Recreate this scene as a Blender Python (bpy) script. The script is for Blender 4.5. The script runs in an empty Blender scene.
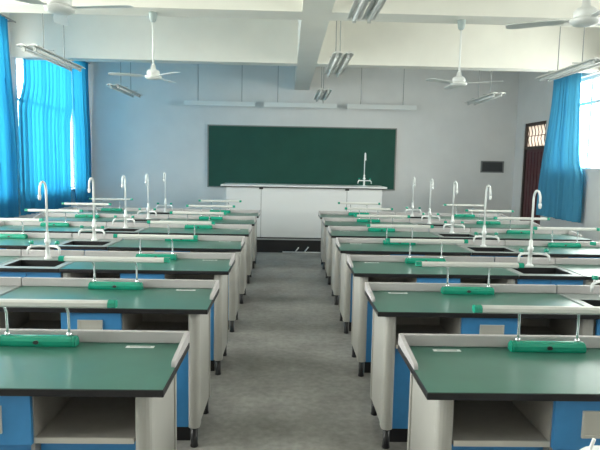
import bpy, bmesh, math, random
from math import sin, cos, pi, radians
from mathutils import Vector, Matrix
random.seed(7)
S = bpy.context.scene
C = S.collection

# ------------------------------------------------------------------ materials
def mat(name, col, rough=0.5, metal=0.0, noise=0.0, nscale=30.0, bump=0.0, spec=0.5, coat=0.0, trans=0.0):
    m = bpy.data.materials.new(name); m.use_nodes = True
    nt = m.node_tree; N = nt.nodes; L = nt.links
    b = N['Principled BSDF']
    b.inputs['Base Color'].default_value = (*col, 1)
    b.inputs['Roughness'].default_value = rough
    b.inputs['Metallic'].default_value = metal
    b.inputs['Specular IOR Level'].default_value = spec
    b.inputs['Coat Weight'].default_value = coat
    b.inputs['Transmission Weight'].default_value = trans
    if noise or bump:
        tc = N.new('ShaderNodeTexCoord')
        nz = N.new('ShaderNodeTexNoise'); nz.inputs['Scale'].default_value = nscale
        nz.inputs['Detail'].default_value = 6
        L.new(tc.outputs['Object'], nz.inputs['Vector'])
        if noise:
            r = N.new('ShaderNodeValToRGB')
            r.color_ramp.elements[0].position = 0.3; r.color_ramp.elements[1].position = 0.7
            r.color_ramp.elements[0].color = (*[c*(1-noise) for c in col], 1)
            r.color_ramp.elements[1].color = (*[min(1, c*(1+noise)) for c in col], 1)
            L.new(nz.outputs['Fac'], r.inputs['Fac']); L.new(r.outputs['Color'], b.inputs['Base Color'])
        if bump:
            bp = N.new('ShaderNodeBump'); bp.inputs['Strength'].default_value = bump
            bp.inputs['Distance'].default_value = 0.01
            L.new(nz.outputs['Fac'], bp.inputs['Height']); L.new(bp.outputs['Normal'], b.inputs['Normal'])
    return m

def floor_material():
    m = bpy.data.materials.new('worn_concrete'); m.use_nodes = True
    nt = m.node_tree; N = nt.nodes; L = nt.links; b = N['Principled BSDF']
    tc = N.new('ShaderNodeTexCoord')
    a = N.new('ShaderNodeTexNoise'); a.inputs['Scale'].default_value = 1.3; a.inputs['Detail'].default_value = 8; a.inputs['Roughness'].default_value = .65
    d = N.new('ShaderNodeTexNoise'); d.inputs['Scale'].default_value = 22; d.inputs['Detail'].default_value = 8
    L.new(tc.outputs['Object'], a.inputs['Vector']); L.new(tc.outputs['Object'], d.inputs['Vector'])
    r = N.new('ShaderNodeValToRGB'); e = r.color_ramp.elements
    e[0].position = .34; e[0].color = (.185, .176, .164, 1); e[1].position = .66; e[1].color = (.37, .358, .338, 1)
    L.new(a.outputs['Fac'], r.inputs['Fac'])
    r2 = N.new('ShaderNodeValToRGB'); e = r2.color_ramp.elements
    e[0].position = .3; e[0].color = (.78, .78, .78, 1); e[1].position = .7; e[1].color = (1.1, 1.1, 1.1, 1)
    L.new(d.outputs['Fac'], r2.inputs['Fac'])
    mx = N.new('ShaderNodeMix'); mx.data_type = 'RGBA'; mx.blend_type = 'MULTIPLY'; mx.inputs[0].default_value = 1
    L.new(r.outputs['Color'], mx.inputs[6]); L.new(r2.outputs['Color'], mx.inputs[7])
    L.new(mx.outputs[2], b.inputs['Base Color'])
    b.inputs['Roughness'].default_value = .5
    return m

def curtain_material(name, col, tcol, tr=0.5, thin=.1):
    m = bpy.data.materials.new(name); m.use_nodes = True
    nt = m.node_tree; N = nt.nodes; L = nt.links; N.clear()
    o = N.new('ShaderNodeOutputMaterial')
    d = N.new('ShaderNodeBsdfDiffuse'); d.inputs['Color'].default_value = (*col, 1)
    t = N.new('ShaderNodeBsdfTranslucent'); t.inputs['Color'].default_value = (*tcol, 1)
    tc = N.new('ShaderNodeTexCoord'); nz = N.new('ShaderNodeTexNoise'); nz.inputs['Scale'].default_value = 220
    L.new(tc.outputs['Object'], nz.inputs['Vector'])
    bp = N.new('ShaderNodeBump'); bp.inputs['Strength'].default_value = .2; bp.inputs['Distance'].default_value = .004
    L.new(nz.outputs['Fac'], bp.inputs['Height']); L.new(bp.outputs['Normal'], d.inputs['Normal'])
    mx = N.new('ShaderNodeMixShader'); mx.inputs[0].default_value = tr
    L.new(d.outputs[0], mx.inputs[1]); L.new(t.outputs[0], mx.inputs[2])
    tp = N.new('ShaderNodeBsdfTransparent'); tp.inputs['Color'].default_value = (tcol[0]*.9, tcol[1]*.95, tcol[2], 1)
    mx2 = N.new('ShaderNodeMixShader'); mx2.inputs[0].default_value = thin
    L.new(mx.outputs[0], mx2.inputs[1]); L.new(tp.outputs[0], mx2.inputs[2])
    L.new(mx2.outputs[0], o.inputs['Surface'])
    return m

def glass_material():
    m = bpy.data.materials.new('window_glass'); m.use_nodes = True
    nt = m.node_tree; N = nt.nodes; L = nt.links; N.clear()
    o = N.new('ShaderNodeOutputMaterial')
    t = N.new('ShaderNodeBsdfTransparent'); t.inputs['Color'].default_value = (.95, .98, .97, 1)
    g = N.new('ShaderNodeBsdfGlossy'); g.inputs['Roughness'].default_value = .02; g.inputs['Color'].default_value = (.6, .6, .6, 1)
    lw = N.new('ShaderNodeLayerWeight'); f = N.new('ShaderNodeMath'); f.operation = 'POWER'; f.inputs[1].default_value = 5
    L.new(lw.outputs['Facing'], f.inputs[0])
    mx = N.new('ShaderNodeMixShader')
    L.new(f.outputs[0], mx.inputs[0]); L.new(t.outputs[0], mx.inputs[1]); L.new(g.outputs[0], mx.inputs[2])
    L.new(mx.outputs[0], o.inputs['Surface'])
    return m

M = dict(
    wall=mat('white_plaster', (.70, .70, .69), .85, noise=.03, nscale=2.5, bump=.05),
    ceil=mat('cream_plaster', (.77, .76, .71), .85, noise=.025, nscale=3),
    floor=floor_material(),
    green=mat('green_epoxy_top', (.042, .142, .107), .28, noise=.06, nscale=9, spec=.5),
    black=mat('black_edge', (.012, .012, .014), .35),
    rail=mat('grey_plastic_rail', (.46, .437, .437), .45, noise=.02),
    alu=mat('pale_grey_profile', (.40, .392, .362), .42, noise=.02, nscale=12),
    carcass=mat('grey_board', (.36, .34, .31), .6, noise=.05),
    shelf_edge=mat('pale_shelf_edging', (.55, .53, .48), .5),
    blue=mat('blue_laminate', (.050, .255, .55), .36, noise=.03),
    pull=mat('beige_grey_plate', (.52, .51, .46), .45),
    lamphead=mat('off_white_lamp_plastic', (.60, .60, .57), .4),
    white=mat('white_plastic', (.80, .82, .82), .35),
    enamel=mat('white_enamel', (.72, .74, .73), .3),
    jade=mat('jade_green_plastic', (.010, .285, .185), .2, spec=.6),
    chrome=mat('chrome', (.78, .80, .82), .18, metal=.9),
    sinkblack=mat('black_basin', (.008, .008, .009), .45),
    sinktop=mat('grey_sink_top', (.25, .29, .28), .35, noise=.03),
    board=mat('green_chalkboard', (.010, .073, .052), .55, noise=.10, nscale=2.2, spec=.3),
    boardframe=mat('board_frame', (.22, .23, .22), .4, metal=.4),
    maroon=mat('dark_maroon_wood', (.085, .022, .028), .45, noise=.2, nscale=6),
    doorframe=mat('dark_brown_frame', (.05, .035, .03), .5),
    frame=mat('white_window_frame', (.72, .74, .74), .4),
    curtain=curtain_material('blue_curtain_cloth', (.045, .25, .46), (.022, .27, .46), .38, .13),
    thickcurtain=curtain_material('lined_blue_curtain_cloth', (.085, .32, .50), (.06, .33, .50), .14, .02),
    frosted=curtain_material('frosted_glass', (.50, .46, .42), (.62, .57, .52), .55, .0),
    glass=glass_material(),
    fanblade=mat('fan_white', (.68, .70, .69), .4),
    motor=mat('fan_motor_grey', (.36, .43, .43), .4),
    reflector=mat('lamp_reflector', (.46, .48, .47), .4),
    housing=mat('lamp_housing', (.66, .66, .64), .4),
    tube=mat('unlit_tube', (.85, .86, .85), .25),
    wire=mat('grey_wire', (.28, .29, .29), .5),
    riser=mat('dark_platform_paint', (.018, .017, .018), .5),
    platform=mat('platform_cement', (.24, .23, .22), .6, noise=.1, nscale=4),
    deskwhite=mat('white_demo_laminate', (.66, .67, .67), .4),
    seam_shadow=mat('dark_seam_and_shadow', (.05, .05, .05), .6),
    vent=mat('dark_grey_vent', (.06, .065, .07), .5),
    ventframe=mat('grey_vent_rim', (.20, .21, .21), .5),
    wood=mat('stool_wood', (.36, .22, .11), .5, noise=.15, nscale=8),
    card=mat('white_card', (.75, .77, .76), .6),
    ink=mat('grey_print', (.30, .33, .33), .6),
)

# ------------------------------------------------------------------ mesh helpers
class MB:
    def __init__(self, *mats): self.bm = bmesh.new(); self.mats = list(mats)
    def _set(self, faces, mi, smooth=False):
        for f in faces: f.material_index = mi; f.smooth = smooth
    def box(self, x0, x1, y0, y1, z0, z1, mi=0, bev=0.0, seg=2):
        n0 = set(self.bm.faces)
        r = bmesh.ops.create_cube(self.bm, size=1)
        for v in r['verts']:
            v.co = Vector(((x0+x1)/2+v.co.x*(x1-x0), (y0+y1)/2+v.co.y*(y1-y0), (z0+z1)/2+v.co.z*(z1-z0)))
        if bev:
            es = list({e for v in r['verts'] for e in v.link_edges})
            bmesh.ops.bevel(self.bm, geom=es, offset=bev, segments=seg, affect='EDGES', profile=.5)
        self._set([f for f in self.bm.faces if f not in n0], mi)
        return self
    def prism(self, pts, axis, a0, a1, mi=0, smooth=False):
        """closed outline pts in the two other axes, extruded along axis from a0 to a1"""
        def P(p, a):
            if axis == 'x': return Vector((a, p[0], p[1]))
            if axis == 'y': return Vector((p[0], a, p[1]))
            return Vector((p[0], p[1], a))
        A = [self.bm.verts.new(P(p, a0)) for p in pts]; B = [self.bm.verts.new(P(p, a1)) for p in pts]
        fs = [self.bm.faces.new(A), self.bm.faces.new(B[::-1])]
        n = len(pts); sd = []
        for i in range(n): sd.append(self.bm.faces.new((A[i], B[i], B[(i+1) % n], A[(i+1) % n])))
        self._set(fs, mi); self._set(sd, mi, smooth)
        bmesh.ops.recalc_face_normals(self.bm, faces=fs+sd)
        return self
    def tube(self, path, r, mi=0, n=10, caps=True):
        path = [Vector(p) for p in path]; rings = []
        rs = r if isinstance(r, (list, tuple)) else [r]*len(path)
        ref = None
        for i, p in enumerate(path):
            if i == 0: d = path[1]-p
            elif i == len(path)-1: d = p-path[i-1]
            else: d = (path[i+1]-p).normalized()+(p-path[i-1]).normalized()
            d.normalize()
            if ref is None:
                ref = d.orthogonal().normalized()
            a = (ref - d*ref.dot(d)).normalized(); ref = a; b = d.cross(a)
            rings.append([self.bm.verts.new(p+(a*cos(2*pi*k/n)+b*sin(2*pi*k/n))*rs[i]) for k in range(n)])
        fs = []
        for i in range(len(rings)-1):
            for k in range(n):
                fs.append(self.bm.faces.new((rings[i][k], rings[i][(k+1) % n], rings[i+1][(k+1) % n], rings[i+1][k])))
        self._set(fs, mi, True)
        if caps:
            c = [self.bm.faces.new(rings[0][::-1]), self.bm.faces.new(rings[-1])]
            self._set(c, mi)
        return self
    def lathe(self, prof, cx=0, cy=0, mi=0, n=24):
        rings = [[self.bm.verts.new((cx+r*cos(2*pi*k/n), cy+r*sin(2*pi*k/n), z)) for k in range(n)] for r, z in prof]
        fs = []
        for i in range(len(rings)-1):
            for k in range(n):
                fs.append(self.bm.faces.new((rings[i][k], rings[i][(k+1) % n], rings[i+1][(k+1) % n], rings[i+1][k])))
        self._set(fs, mi, True)
        self._set([self.bm.faces.new(rings[0][::-1]), self.bm.faces.new(rings[-1])], mi)
        return self
    def build(self, name, parent=None, loc=None):
        me = bpy.data.meshes.new(name); self.bm.normal_update(); self.bm.to_mesh(me); self.bm.free()
        for m in self.mats: me.materials.append(M[m] if isinstance(m, str) else m)
        o = bpy.data.objects.new(name, me); C.objects.link(o)
        if parent: o.parent = parent
        if loc: o.location = loc
        return o

def tag(o, label=None, cat=None, group=None, kind=None):
    if label: o['label'] = label
    if cat: o['category'] = cat
    if group: o['group'] = group
    if kind: o['kind'] = kind
    return o
def thing(name, label, cat, loc=(0, 0, 0), group=None, rz=0):
    o = bpy.data.objects.new(name, None); C.objects.link(o)
    o.empty_display_size = .1; o.location = loc; o.rotation_euler = (0, 0, rz)
    return tag(o, label, cat, group)
def copy_tree(o, parent=None):
    c = o.copy(); C.objects.link(c)
    if parent: c.parent = parent
    for ch in o.children: copy_tree(ch, c)
    return c
def struct(o): o['kind'] = 'structure'; return o

# ------------------------------------------------------------------ room shell
XL, XR, YB, YF, ZC = -4.27, 4.89, -2.0, 12.23, 3.9
T = .24
struct(MB('floor').box(XL-T, XR+T, YB-T, YF+T, -.15, 0).build('floor'))
struct(MB('ceil').box(XL-T, XR+T, YB-T, YF+T, ZC, ZC+.15).build('ceiling'))
struct(MB('wall').box(XL-T, XR+T, YF, YF+T, 0, ZC).build('wall_front'))
struct(MB('wall').box(XL-T, XR+T, YB-T, YB, 0, ZC).build('wall_back'))

def side_wall(name, x0, x1, openings):
    b = MB('wall'); ys = sorted(set([YB, YF]+[v for o in openings for v in o[:2]]))
    for y0, y1 in zip(ys, ys[1:]):
        ops = sorted([o for o in openings if o[0] <= y0 and o[1] >= y1], key=lambda o: o[2])
        z = 0
        for o in ops:
            if o[2] > z: b.box(x0, x1, y0, y1, z, o[2])
            z = o[3]
        b.box(x0, x1, y0, y1, z, ZC)
    return struct(b.build(name))
LWIN = [(9.22, 11.80, .95, 3.48), (6.55, 8.72, .95, 3.48), (3.75, 5.85, .95, 3.48), (.4, 3.0, .95, 3.48)]
RWIN = [(6.65, 10.35, 1.53, 3.08), (3.75, 5.85, 1.53, 3.08), (.4, 3.0, 1.53, 3.08)]
DOOR = (10.80, 11.80, 0, 2.46)
side_wall('wall_left', XL-T, XL, LWIN)
side_wall('wall_right', XR, XR+T, RWIN+[DOOR])

wn = 0
def window(x, sx, y0, y1, z0, z1, mulls, trans):
    """frame sits mid-wall; sx = direction to the room"""
    global wn; wn += 1
    xa, xb = sorted((x-sx*.10, x-sx*.16)); f = .05
    b = MB('frame')
    b.box(xa, xb, y0, y1, z0, z0+f).box(xa, xb, y0, y1, z1-f, z1)
    b.box(xa, xb, y0, y0+f, z0+f, z1-f).box(xa, xb, y1-f, y1, z0+f, z1-f)
    for m in mulls: b.box(xa, xb, m-f/2, m+f/2, z0+f, z1-f)
    for t in trans:
        es = [y0+f]+[v for m in mulls for v in (m-f/2, m+f/2)]+[y1-f]
        for k in range(0, len(es), 2): b.box(xa, xb, es[k], es[k+1], t-f/2, t+f/2)
    o = struct(b.build('window_%d' % wn))
    xm = (xa+xb)/2
    MB('glass').box(xm-.003, xm+.003, y0+f*.5, y1-f*.5, z0+f*.5, z1-f*.5).build('pane', o)
    # sill board on the room side
    s = sorted((x+sx*.05, x-sx*.10))
    MB('wall').box(s[0], s[1], y0, y1, z0-.0, z0+.025).build('sill', o)
    # a light portal in the opening: only tells the renderer where the daylight enters
    ld = bpy.data.lights.new('daylight_portal', 'AREA'); ld.shape = 'RECTANGLE'
    ld.size = z1-z0; ld.size_y = y1-y0; ld.cycles.is_portal = True
    lo = bpy.data.objects.new('daylight_portal', ld); C.objects.link(lo)
    lo.location = (x-sx*.22, (y0+y1)/2, (z0+z1)/2)
    lo.rotation_euler = (0, -sx*pi/2, 0)
for (a, b_, c_, d_) in LWIN:
    n = 4 if b_-a > 2.4 else 3
    window(XL, 1, a, b_, c_, d_, [a+(b_-a)*k/n for k in range(1, n)], [2.50])
for (a, b_, c_, d_) in RWIN:
    n = 4
    window(XR, -1, a, b_, c_, d_, [a+(b_-a)*k/n for k in range(1, n)], [2.65])

# beams
BZ = 3.1
struct(MB('ceil').box(XL, XR, 6.02, 6.36, BZ, ZC).build('trim_1'))
struct(MB('ceil').box(XL, XR, 9.05, 9.30, BZ, ZC).build('trim_2'))
struct(MB('ceil').box(XL, XR, 3.25, 3.60, BZ, ZC).build('trim_3'))
lb = MB('ceil')
for y0, y1 in ((YB, 3.25), (3.60, 6.02), (6.36, 9.05), (9.30, YF)): lb.box(.125, .43, y0, y1, BZ, ZC)
struct(lb.build('trim_4'))

# door in the right wall with transom
d = MB('doorframe')
xa, xb = XR+.02, XR+.12
d.box(xa, xb, 10.80, 10.86, 0, 2.46).box(xa, xb, 11.74, 11.80, 0, 2.46).box(xa, xb, 10.86, 11.74, 2.40, 2.46).box(xa, xb, 10.86, 11.74, 1.93, 1.99)
door = struct(d.build('door_1'))
leaf = MB('maroon'); leaf.box(XR+.05, XR+.09, 10.86, 11.74, .01, 1.93)
for k in range(6): leaf.box(XR+.035, XR+.05, 10.885+.143*k, 10.885+.143*k+.105, .08, 1.88, bev=.006)
leaf.build('door_leaf', door)
MB('chrome').box(XR+.0, XR+.05, 10.895, 10.925, .92, 1.10, bev=.006).build('door_handle', door)
MB('frosted').box(XR+.067, XR+.073, 10.86, 11.74, 1.99, 2.40).build('pane', door)
g = MB('doorframe')
for k in range(6):
    y = 10.86+.88*(k+.5)/6
    g.tube([(XR+.045, y-.06, 1.99), (XR+.045, y+.02, 2.13), (XR+.045, y-.03, 2.26), (XR+.045, y+.05, 2.40)], .008, n=6)
g.tube([(XR+.045, 10.86, 2.2), (XR+.045, 11.74, 2.2)], .008, n=6)
g.build('grille', door)
# added light portal behind the transom, guiding daylight in; no corridor is built
ld = bpy.data.lights.new('daylight_portal', 'AREA'); ld.shape = 'RECTANGLE'; ld.size = .41; ld.size_y = .88; ld.cycles.is_portal = True
lo = bpy.data.objects.new('daylight_portal', ld); C.objects.link(lo); lo.location = (XR+.2, 11.3, 2.19); lo.rotation_euler = (0, pi/2, 0)

# ------------------------------------------------------------------ curtains
def curtain(name, x, edge0, edge1, z0, z1, folds, label, group, amp=.045, seed=1, m='curtain'):
    """edge0/edge1: functions z -> y of the two side edges"""
    rnd = random.Random(seed)
    ph = [rnd.uniform(-.9, .9) for _ in range(folds+2)]; am = [rnd.uniform(.6, 1.3) for _ in range(folds+2)]
    nu, nz = folds*10, 26
    b = MB(m); V = []
    for j in range(nz+1):
        t = j/nz; z = z0+(z1-z0)*t; row = []
        for i in range(nu+1):
            u = i/nu; s = u*folds; k = min(int(s), folds)
            ff = s-int(s)
            a = am[k]*(1-ff)+am[k+1]*ff; p = ph[k]*(1-ff)+ph[k+1]*ff
            flare = .55+.45*(1-t)+.08*sin(3*t+k)
            off = amp*a*flare*sin(2*pi*s+p+.5*sin(2.2*t+p*2))
            y = edge0(z)+(edge1(z)-edge0(z))*u + .012*sin(4*pi*s+p)
            row.append(b.bm.verts.new((x+off, y, z)))
        V.append(row)
    fs = [b.bm.faces.new((V[j][i], V[j][i+1], V[j+1][i+1], V[j+1][i])) for j in range(nz) for i in range(nu)]
    b._set(fs, 0, True)
    o = b.build(name)
    return tag(o, label, 'curtain', group)
XCL = XL+.125
def K(v): return lambda z: v
def step(z, zc, w, a, b_):
    t = min(1, max(0, (z-zc)/w+.5)); t = t*t*(3-2*t); return a+(b_-a)*t
ZB = .66
curtain('curtain', XCL, lambda z: step(z, 2.55, .5, 8.98, 9.17), lambda z: step(z, 2.35, .4, 11.02, 11.13), ZB, 3.52, 13,
        'wide backlit blue curtain hanging left, behind the ceiling beam', 'blue curtains at the left windows', seed=3)
curtain('curtain', XCL+.02, lambda z: step(z, 2.35, .4, 11.20, 11.11), lambda z: step(z, 2.6, 1.5, 12.17, 12.10), ZB, 3.52, 6,
        'narrow blue curtain at left beside the front wall corner', 'blue curtains at the left windows', seed=5)
curtain('curtain', XCL, K(7.55), lambda z: step(z, 2.6, 2.0, 8.86, 8.70), ZB, 3.58, 9,
        'blue curtain cut by the left picture edge', 'blue curtains at the left windows', seed=8)
XCR = XR-.13
curtain('curtain', XCR, lambda z: step(z, 2.1, 1.9, 9.28, 9.40) if z > 1.75 else step(z, 1.55, .3, 9.12, 9.28), lambda z: step(z, 2, 2, 10.62, 10.30), .68, 3.16, 9,
        'gathered blue curtain on the right wall beside the dark door', None, amp=.065, seed=12, m='thickcurtain')
def rod(x, sx, y0, y1, z, label):
    t = thing('curtain_rod', label, 'curtain rod', (x+sx*.125, (y0+y1)/2, z), 'curtain rods over the windows')
    h = (y1-y0)/2
    MB('wire').tube([(0, -h, 0), (0, h, 0)], .011).build('pole', t)
    for y in (-h+.06, h-.06): MB('wire').box(min(0, -sx*.125), max(0, -sx*.125), y-.012, y+.012, -.012, .012).build('bracket', t)
rod(XL, 1, 9.42, 12.19, 3.535, 'curtain rod over the left window next to the front wall')
rod(XL, 1, 6.42, 8.96, 3.595, 'curtain rod over the left window at the picture edge')
rod(XR, -1, 6.60, 10.65, 3.175, 'curtain rod over the right window beside the door')

# ------------------------------------------------------------------ bench units
ROW0, PER = 1.855, 1.0655
TOP = .78; DEP = .5175
ROWN = ['nearest row', 'second row', 'third row', 'fourth row', 'fifth row', 'sixth row', 'farthest row']

def make_desk(s):
    """local origin: centre of the unit on the floor, y=0 at the front edge of the top; the free end points to s*x"""
    X = lambda u: s*(.594-u)
    def bx(b, u0, u1, y0, y1, z0, z1, mi=0, bev=0):
        a, c = sorted((X(u0), X(u1))); b.box(a, c, y0, y1, z0, z1, mi, bev)
    r = thing('laboratory_desk', '', 'desk')
    b = MB('black', 'green')
    bx(b, .0, 1.187, 0, DEP, TOP-.027, TOP-.0012, 0, .003)
    bx(b, .004, 1.186, .004, DEP-.003, TOP-.002, TOP, 1)
    b.build('tabletop', r)
    # raised rail: along the back, and a tapering return on the free end
    b = MB('rail')
    bx(b, .0, 1.187, DEP-.022, DEP, TOP, TOP+.052, 0, .005)
    pts = [(DEP-.022, TOP), (DEP-.022, TOP+.050)]
    y1 = .215
    for k in range(7):
        a = pi/2*k/6; pts.append((y1+.016-.016*sin(a), TOP+.006+.016*cos(a)))
    pts.append((y1, TOP))
    a, c = sorted((X(.002), X(.018)))
    b.prism(pts, 'x', a, c)
    b.build('back_rail', r)
    # side panels with bullnosed front edge, black feet
    for u0, u1 in ((.048, .110), (1.126, 1.185)):
        a, c = sorted((X(u0), X(u1))); cx = (a+c)/2; w = (c-a)/2
        o = MB('alu').box(a+.006, c-.006, .102, .448, .112, TOP-.028).build('side_panel', r)
        for yb, ye, q in ((.030, .101, 1), (.500, .449, -1)):
            b = MB('alu'); pts = [(c, ye), (a, ye)]
            for k in range(9):
                th = pi*k/8; pts.append((cx-w*cos(th), yb+q*(.026-.026*sin(th))))
            b.prism(pts, 'z', .112, TOP-.028); b.build('leg_post', o)
        for y in (.058, .475):
            f = MB('black'); f.lathe([(.021, 0), (.023, .004), (.019, .02), (.019, .111)], cx, y, n=14); f.build('foot', o)
    # carcass: partitions, shelf, back, bottom
    b = MB('carcass', 'shelf_edge')
    for u0, u1 in ((.455, .468), (.764, .777)): bx(b, u0, u1, .045, .475, .115, TOP-.028)
    for u0, u1 in ((.112, .455), (.777, 1.124)):
        bx(b, u0, u1, .047, .45, .570, .584)
        bx(b, u0, u1, .040, .047, .568, .588, 1)
    bx(b, .112, 1.124, .45, .462, .13, TOP-.028)
    bx(b, .112, 1.124, .105, .45, .115, .13)
    b.build('carcass', r)
    # drawer with inset pull plate
    b = MB('blue'); bx(b, .458, .774, .026, .0445, .567, TOP-.030, 0, .002)
    dr = b.build('drawer', r)
    b = MB('pull')
    for (u0, u1, z0, z1) in ((.555, .685, .612, .622), (.555, .685, .700, .710), (.555, .566, .622, .700), (.674, .685, .622, .700)): bx(b, u0, u1, .018, .026, z0, z1)
    bx(b, .566, .674, .0215, .0255, .622, .700)
    b.build('drawer_pull', dr)
    # lower doors
    for u0, u1, hu in ((.114, .453, .43), (.458, .774, .48), (.779, 1.122, .80)):
        b = MB('blue'); bx(b, u0, u1, .085, .103, .095, .562, 0, .002)
        o = b.build('cabinet_door', r)
        b = MB('chrome'); bx(b, hu-.006, hu+.006, .070, .085, .44, .52, 0, .003); b.build('door_handle', o)
    b = MB('black'); bx(b, .112, 1.124, .120, .135, .0, .114); b.build('toe_kick', r)
    # small stuck-on printed label
    b = MB('card', 'ink'); bx(b, .135, .250, .436, .460, TOP, TOP+.0012)
    for y in (.442, .451): bx(b, .150, .235, y, y+.004, TOP+.0012, TOP+.0016, 1)
    b.build('label_card', r)['label'] = 'white printed card stuck on the green top'
    return r

def make_sink():
    r = thing('sink_unit', '', 'sink'); h = .2435
    b = MB('sinktop', 'black')
    x0, x1, y0, y1 = -.185, .185, .075, .345
    for a in ((-h, x0, .0, DEP), (x1, h, .0, DEP), (x0, x1, .0, y0), (x0, x1, y1, DEP)):
        b.box(a[0], a[1], a[2] if a[2] else .006, a[3], TOP-.027, TOP)
    b.box(-h, h, 0, .006, TOP-.027, TOP-.001, 1)
    # low rim near the joints with the desks
    for s in (-1, 1): b.box(min(s*(h-.014), s*(h-.004)), max(s*(h-.014), s*(h-.004)), .01, DEP-.024, TOP, TOP+.004)
    b.build('worktop', r)
    b = MB('sinkblack'); z0 = TOP-.25; t = .006
    b.box(x0, x1, y0, y1, z0, z0+t)
    b.box(x0, x0+t, y0, y1, z0+t, TOP-.001).box(x1-t, x1, y0, y1, z0+t, TOP-.001)
    b.box(x0+t, x1-t, y0, y0+t, z0+t, TOP-.001).box(x0+t, x1-t, y1-t, y1, z0+t, TOP-.001)
    bs = b.build('basin', r)
    MB('chrome').lathe([(.030, z0+t), (.030, z0+t+.004), (.022, z0+t+.005)], 0, .21).build('drain', bs)
    b = MB('rail'); b.box(-h, h, DEP-.022, DEP, TOP, TOP+.052, 0, .004); b.build('back_rail', r)
    b = MB('carcass')
    for s in (-1, 1): b.box(min(s*h, s*(h-.015)), max(s*h, s*(h-.015)), .055, .49, .115, TOP-.028)
    b.box(-h+.015, h-.015, .475, .49, .115, TOP-.028).box(-h+.015, h-.015, .07, .475, .115, .13)
    b.build('carcass', r)
    for s in (-1, 1):
        b = MB('blue'); a, c = sorted((s*.002, s*(h-.004))); b.box(a, c, .034, .052, .095, TOP-.030, 0, .002)
        o = b.build('cabinet_door', r)
        b = MB('chrome'); b.box(s*.03-.006, s*.03+.006, .019, .034, .50, .60, 0, .003); b.build('door_handle', o)
    b = MB('black'); b.box(-h+.015, h-.015, .09, .105, 0, .114); b.build('toe_kick', r)
    return r

def make_lamp():
    """bench lamp: jade base bar, two chrome posts, long white tube head with jade caps; origin on the table top"""
    r = thing('bench_lamp', '', 'lamp')
    b = MB('jade'); hw = .158
    pts = [(-.022, .0), (.024, .0), (.029, .010), (.029, .024), (.022, .036), (.010, .042), (-.006, .042), (-.018, .036), (-.026, .024), (-.026, .010)]
    b.prism(pts, 'x', -hw+.03, hw-.03)
    for s in (-1, 1):
        for k, (f, dx) in enumerate(((1.0, .010), (.94, .008), (.99, .007), (.85, .005))):
            xa = hw-.03+[0, .010, .018, .025][k]
            q = [(p[0]*f, p[1]*f) for p in pts]
            a, c = sorted((s*xa, s*(xa+dx))); b.prism(q, 'x', a, c)
    base = b.build('base', r)
    b = MB('black'); b.prism([(.012*cos(2*pi*k/12), .020+.008*sin(2*pi*k/12)) for k in range(12)], 'y', -.030, -.020); b.build('switch', base)
    for s in (-1, 1):
        x = s*.126
        b = MB('chrome')
        b.tube([(x, 0, .035), (x, 0, .075), (x, -.001, .11), (x-.001, -.002, .140), (x-.004, -.007, .158), (x-.007, -.013, .172)], .0055, n=10)
        b.lathe([(.010, .038), (.010, .052), (.006, .056)], x, 0, n=12)
        b.build('post', r)
    b = MB('lamphead', 'reflector')
    zc, yc = .181, -.014
    pts = [(yc-.018, zc-.008), (yc-.017, zc+.007), (yc-.009, zc+.015), (yc+.009, zc+.015), (yc+.017, zc+.007), (yc+.018, zc-.008), (yc+.011, zc-.012), (yc-.011, zc-.012)]
    b.prism(pts, 'x', -.294, .294)
    b.box(-.290, .290, yc-.011, yc+.011, zc-.015, zc-.012, 1)
    b.build('lamp_head', r)
    for s in (-1, 1):
        b = MB('jade')
        q = [(yc+(p[0]-yc)*1.12, zc+(p[1]-zc)*1.12) for p in pts]
        a, c = sorted((s*.294, s*.326)); b.prism(q, 'x', a, c)
        b.build('end_cap', r)
    return r

def make_tap():
    """white three-way laboratory tap: origin on the worktop, spout over -y"""
    r = thing('laboratory_tap', '', 'tap')
    b = MB('enamel')
    b.lathe([(.030, 0), (.030, .008), (.018, .016), (.016, .03), (.016, .12), (.022, .125), (.022, .150), (.014, .156), (.014, .20), (.0105, .21)], n=18)
    path = [(0, 0, .20), (0, 0, .53)]
    R = .058
    for k in range(1, 11):
        a = pi*k/10; path.append((0, -R+R*cos(a), .53+R*1.15*sin(a)))
    path.append((0, -2*R-.002, .495))
    b.tube(path, .0085, n=12)
    b.tube([(0, -2*R-.002, .500), (0, -2*R-.002, .478), (0, -2*R-.002, .462)], [.012, .012, .008], n=12)
    b.build('column', r)
    for s in (-1, 1):
        b = MB('enamel')
        b.tube([(s*.012, -.004, .100), (s*.06, -.035, .104), (s*.098, -.060, .102), (s*.113, -.069, .094), (s*.119, -.073, .080), (s*.120, -.074, .048)],
               [.0095, .0095, .0095, .010, .009, .006], n=10)
        b.tube([(s*.098, -.060, .100), (s*.098, -.060, .122)], .008, n=10)
        o = b.build('side_nozzle', r)
        k = MB('jade'); k.lathe([(.015, .122), (.018, .126), (.018, .142), (.012, .148)], s*.098, -.060, n=12); k.build('valve_knob', o)
    return r

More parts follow.
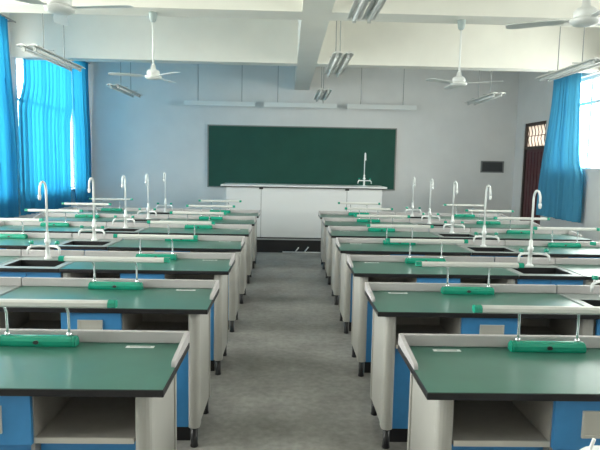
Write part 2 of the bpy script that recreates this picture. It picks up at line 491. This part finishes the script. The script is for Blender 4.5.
desk_r, desk_l = make_desk(1), make_desk(-1)
sink0, lamp0, tap0 = make_sink(), make_lamp(), make_tap()
first = set()
def place(proto, loc, label, group):
    o = proto if proto.name not in first else copy_tree(proto)
    first.add(proto.name)
    o.location = loc; o['label'] = label; o['group'] = group
    return o
XE = {'left': -.405, 'right': .49}
for i in range(7):
    y = ROW0+PER*i; rn = ROWN[i]
    for side in ('left', 'right'):
        s = -1 if side == 'left' else 1
        e = XE[side]
        where = '%s %s of the aisle' % (rn, side)
        for k, (u, nm) in enumerate(((.594, 'aisle-end'), (2.279, 'wall-end'))):
            # free end of the aisle desk faces the aisle, that of the outer desk the wall
            fe = -s if k == 0 else s
            x = e+s*u
            place(desk_r if fe > 0 else desk_l, (x, y, 0),
                  'green-topped %s desk with blue drawer, %s' % (nm, where), 'green-topped laboratory desks')
            place(lamp0, (x+s*((.018 if s < 0 else .026) if k == 0 else -.018), y+.455, TOP+.0006), 'white and jade lamp on the %s desk, %s' % (nm, where), 'tube lamps on the desks')
        x = e+s*1.4365
        place(sink0, (x, y, 0), 'black sink unit between two green desks, %s' % where, 'sink units between the desks')
        place(tap0, (x, y+.405, TOP+.0006), 'white gooseneck tap behind the sink, %s' % where, 'white taps at the sinks')

# a small white tag sticking out of the back post of the first desk right of the aisle
MB('card').box(-.594+.012, -.594+.047, .492, .4935, .49, .555).build('paper_tag', desk_l)['label'] = 'small white tag at the back edge'

# ------------------------------------------------------------------ teacher's end
PZ = .22
p = MB('platform', 'riser'); p.box(-3.4, 3.7, 9.865, YF-.002, 0, PZ, 0); p.box(-3.4, 3.7, 9.85, 9.865, 0, PZ, 1)
p = p.build('teaching_platform'); tag(p, 'low teaching platform with a dark riser below the blackboard', 'platform')
t = thing('demonstration_desk', "white teacher's desk on the platform in front of the blackboard", 'desk', (.31, 10.05, PZ))
DX0, DX1 = -1.38, 1.38
b = MB('deskwhite', 'seam_shadow'); b.box(-1.475, 1.46, -.04, .72, .920, .948, 0, .003); b.box(-1.46, 1.445, -.03, .70, .903, .920, 1); b.build('top', t)  # dark layer beneath gives the white slab its darker underside
xs = [DX0, -.765, .755, DX1]
for a, c in zip(xs, xs[1:]):
    b = MB('deskwhite'); b.box(a+.004, c-.004, .0, .018, .02, .902, 0, .002); b.build('front_panel', t)
b = MB('seam_shadow')
for x in xs[1:3]: b.box(x-.003, x+.003, .006, .02, .0, .902)
b.box(DX0, DX1, .012, .03, 0, .02)  # shadow line under the front panels, put in as a dark strip
b.build('joint_and_shadow_strip', t)
b = MB('deskwhite')
for a in xs[:1]+xs[1:3]+xs[3:]:
    xx = min(max(a, DX0+.009), DX1-.009); b.box(xx-.009, xx+.009, .03, .66, .0, .902)
b.box(DX0+.02, DX1-.02, .66, .675, .02, .902)
b.build('carcass', t)
for x in (-.765, .755):
    b = MB('black'); b.box(x-.035, x+.035, -.02, .0, .872, .902, 0, .004); b.build('bracket', t)
tt = copy_tree(tap0); tt.location = (1.395, 10.30, PZ+.948)
tag(tt, "white gooseneck tap standing on the teacher's desk before the blackboard", 'tap', 'white taps at the sinks')

bb = thing('blackboard', 'long green blackboard in a thin grey frame on the front wall', 'blackboard', (.31, YF, 1.02))
MB('board').box(-1.985, 1.985, -.035, -.004, .02, 1.30).build('writing_surface', bb)
b = MB('boardframe'); w = 2.01
b.box(-w, w, -.045, -.002, 0, .022).box(-w, w, -.045, -.002, 1.298, 1.32).box(-w, -w+.025, -.045, -.002, .022, 1.298).box(w-.025, w, -.045, -.002, .022, 1.298)
b.build('board_frame', bb)

# white conduit at the foot of the platform
b = MB('white')
b.tube([(-.06, 9.835, .012), (.72, 9.835, .012)], .010, n=8)
b.tube([(.16, 9.835, .012), (.22, 9.80, .10)], .010, n=8).tube([(.32, 9.835, .012), (.39, 9.80, .11)], .010, n=8)
tag(b.build('plastic_conduit'), 'white pipe along the dark platform foot with two short slanted stubs', 'pipe')

# wall vent at right of the board
v = thing('wall_vent', 'dark grey vent on the front wall between the blackboard and the door', 'vent', (4.415, YF, 1.565))
b = MB('ventframe'); b.box(-.25, .25, -.02, 0, -.125, -.10).box(-.25, .25, -.02, 0, .10, .125).box(-.25, -.22, -.02, 0, -.10, .10).box(.22, .25, -.02, 0, -.10, .10); b.build('rim', v)
b = MB('vent'); b.box(-.22, .22, -.006, 0, -.10, .10)
for k in range(7): b.box(-.22, .22, -.016, -.006, -.092+.027*k, -.080+.027*k)
b.build('louvre', v)

# lamps above the blackboard
for x0, x1, w in ((-2.14, -.68, 'left'), (-.50, 1.00, 'middle'), (1.22, 2.66, 'right')):
    c = (x0+x1)/2; h = (x1-x0)/2
    t = thing('board_lamp', 'white %s strip lamp of three hanging above the blackboard' % w, 'lamp', (c, 11.95, 2.70), 'strip lamps above the blackboard')
    b = MB('enamel')
    b.prism([(-.05, .0), (-.055, .006), (-.045, .098), (.03, .105), (.04, .095), (.04, .085), (-.02, .075), (-.035, .0)], 'x', -h, h); b.build('shade', t)
    MB('tube').tube([(-h+.04, -.0, .045), (h-.04, -.0, .045)], .013, n=10).build('tube', t)
    for s in (-1, 1): MB('wire').tube([(s*(h-.28), .005, .095), (s*(h-.28), .005, ZC-2.70)], .006, n=6).build('hanging_rod', t)

# ------------------------------------------------------------------ suspended twin-tube lights
def make_light():
    t = thing('ceiling_light', '', 'ceiling light')
    for s in (-1, 1):
        x = s*.058
        b = MB('housing', 'reflector')
        b.prism([(x-.052, .030), (x-.052, .036), (x-.016, .058), (x+.016, .058), (x+.052, .036), (x+.052, .030), (x+.014, .042), (x-.014, .042)], 'y', -.70, .70, 0)
        b.box(x-.014, x+.014, -.69, .69, .030, .0415, 1)
        b.build('reflector', t)
        b = MB('tube'); b.tube([(x, -.62, .008), (x, .62, .008)], .0135, n=10); b.build('tube', t)
        for y in (-.645, .625): MB('reflector').box(x-.014, x+.014, y, y+.02, -.010, .032).build('lamp_holder', t)
    for y in (-.29, .29): MB('reflector').box(-.11, .11, y-.012, y+.012, .060, .072).build('cross_bar', t)
    for y in (-.29, .29):
        MB('wire').tube([(0, y, .072), (0, y, ZC-2.66)], .006, n=6).build('hanging_rod', t)
    return t
light0 = make_light()
LN = {-2.68: 'left', .56: 'middle', 3.27: 'right'}
DN = ['nearest the camera', 'second from the camera', 'nearest the front wall']
for x in LN:
    for k, y in enumerate((3.93, 6.72, 9.62)):
        # the suspension of the third rank passes just behind the beam
        yy = y
        place(light0, (x, yy, 2.66), 'suspended twin-tube light, %s column, %s' % (LN[x], DN[k]), 'suspended twin-tube lights')
# ------------------------------------------------------------------ ceiling fans
def make_fan(angles, label, loc, drop):
    """origin at the hub; drop = distance up to the beam"""
    t = thing('ceiling_fan', label, 'fan', loc, 'white ceiling fans')
    MB('fanblade').lathe([(.035, -.030), (.065, -.026), (.085, -.012), (.088, .004), (.070, .014)], n=28).build('hub_cap', t)
    MB('motor', 'fanblade').lathe([(.062, .012), (.068, .02), (.068, .052), (.050, .070), (.028, .078), (.022, .12), (.012, .13)], n=24, mi=1).build('motor', t)
    MB('enamel').tube([(0, 0, .12), (0, 0, drop-.06)], .0105, n=12).build('down_rod', t)
    MB('motor').lathe([(.015, drop-.10), (.032, drop-.085), (.045, drop-.02), (.045, drop)], n=20).build('canopy', t)
    for a in angles:
        a = radians(a); ca, sa = cos(a), sin(a)
        b = MB('fanblade'); vs = []; vb = []
        prof = [(.06, .018), (.11, .020), (.14, .036), (.28, .044), (.40, .046), (.44, .040), (.455, .022)]
        for rr, w in prof:
            for sgn in (-1, 1):
                tw = .12*w*sgn*(1 if rr > .13 else .2)
                px, py = rr*ca-sgn*w*sa, rr*sa+sgn*w*ca
                vs.append(b.bm.verts.new((px, py, tw+.006))); vb.append(b.bm.verts.new((px, py, tw+.002)))
        n = len(prof)
        for i in range(n-1):
            b.bm.faces.new((vs[2*i], vs[2*i+2], vs[2*i+3], vs[2*i+1])); b.bm.faces.new((vb[2*i], vb[2*i+1], vb[2*i+3], vb[2*i+2]))
            for q in (0, 1): b.bm.faces.new((vs[2*i+q], vb[2*i+q], vb[2*i+2+q], vs[2*i+2+q]))
        b.bm.faces.new((vs[0], vs[1], vb[1], vb[0])); b.bm.faces.new((vs[-2], vb[-2], vb[-1], vs[-1]))
        bmesh.ops.recalc_face_normals(b.bm, faces=b.bm.faces[:])
        b.build('blade', t)
HZ = 2.44
make_fan((-45, 75, 195), 'white ceiling fan hanging left of the middle beam, farther away', (-1.44, 6.21, HZ), BZ-HZ)
make_fan((-30, 90, 210), 'white ceiling fan hanging right of the middle beam, farther away', (1.83, 6.21, HZ), BZ-HZ)
make_fan((-10, 110, 230), 'white ceiling fan at the top left picture edge', (-1.37, 3.53, HZ), BZ-HZ)
make_fan((30, 150, 270), 'white ceiling fan at the top right picture edge', (1.78, 3.50, HZ), BZ-HZ)

# ------------------------------------------------------------------ stool with container, bottom right corner
st = thing('stool', 'wooden stool under the white container at bottom right', 'stool', (.945, 1.52, -.0))
MB('wood').lathe([(.145, .455), (.15, .462), (.15, .478), (.143, .485)], n=28).build('seat', st)
for k in range(4):
    a = pi/4+k*pi/2
    MB('wood').tube([(.14*cos(a), .14*sin(a), 0), (.095*cos(a), .095*sin(a), .456)], .014, n=8).build('leg', st)
w = thing('plastic_container', 'white lidded container with a slanted straw at bottom right corner', 'container', (.945, 1.52, .485))
MB('white').lathe([(.065, 0), (.074, .01), (.088, .215), (.095, .217), (.095, .232), (.090, .237)], n=28).build('body', w)
MB('white').tube([(-.088, -.005, .230), (-.064, -.005, .305)], .005, n=8).build('straw', w)

# ------------------------------------------------------------------ daylight, camera, colour
wd = bpy.data.worlds.new('overcast'); S.world = wd; wd.use_nodes = True
N = wd.node_tree.nodes; L = wd.node_tree.links
bg = N['Background']; tc = N.new('ShaderNodeTexCoord'); sp = N.new('ShaderNodeSeparateXYZ'); rp = N.new('ShaderNodeValToRGB')
mp = N.new('ShaderNodeMapRange'); mp.inputs['From Min'].default_value = -1; mp.inputs['From Max'].default_value = 1
L.new(tc.outputs['Generated'], sp.inputs[0]); L.new(sp.outputs['Z'], mp.inputs['Value']); L.new(mp.outputs[0], rp.inputs['Fac'])
e = rp.color_ramp.elements
e[0].position = .40; e[0].color = (.66, .64, .59, 1); e[1].position = .56; e[1].color = (1, .975, .94, 1)
L.new(rp.outputs['Color'], bg.inputs['Color']); bg.inputs['Strength'].default_value = 11

H = 1.54703
f, pitch, yaw, roll = 568.2404, .1069, .0241, .0192
fw = Vector((sin(yaw)*cos(pitch), cos(yaw)*cos(pitch), -sin(pitch)))
r0 = Vector((cos(yaw), -sin(yaw), 0)); u0 = r0.cross(fw)
rr = r0*cos(roll)+u0*sin(roll); uu = -r0*sin(roll)+u0*cos(roll)
cd = bpy.data.cameras.new('camera'); co = bpy.data.objects.new('camera', cd); C.objects.link(co)
mw = Matrix.Identity(4)
for k in range(3): mw[k][0] = rr[k]; mw[k][1] = uu[k]; mw[k][2] = -fw[k]
mw[0][3], mw[1][3], mw[2][3] = 0, 0, H
co.matrix_world = mw
cd.sensor_fit = 'HORIZONTAL'; cd.sensor_width = 36; cd.lens = f/600*36; cd.clip_start = .05
S.camera = co
S.view_settings.view_transform = 'Standard'; S.view_settings.look = 'None'
S.view_settings.gamma = 1; S.view_settings.use_curve_mapping = False
S.view_settings.exposure = 0.42
S.cycles.use_denoising = True
S.cycles.max_bounces = 10; S.cycles.diffuse_bounces = 7; S.cycles.transparent_max_bounces = 12
S.cycles.sample_clamp_indirect = 8
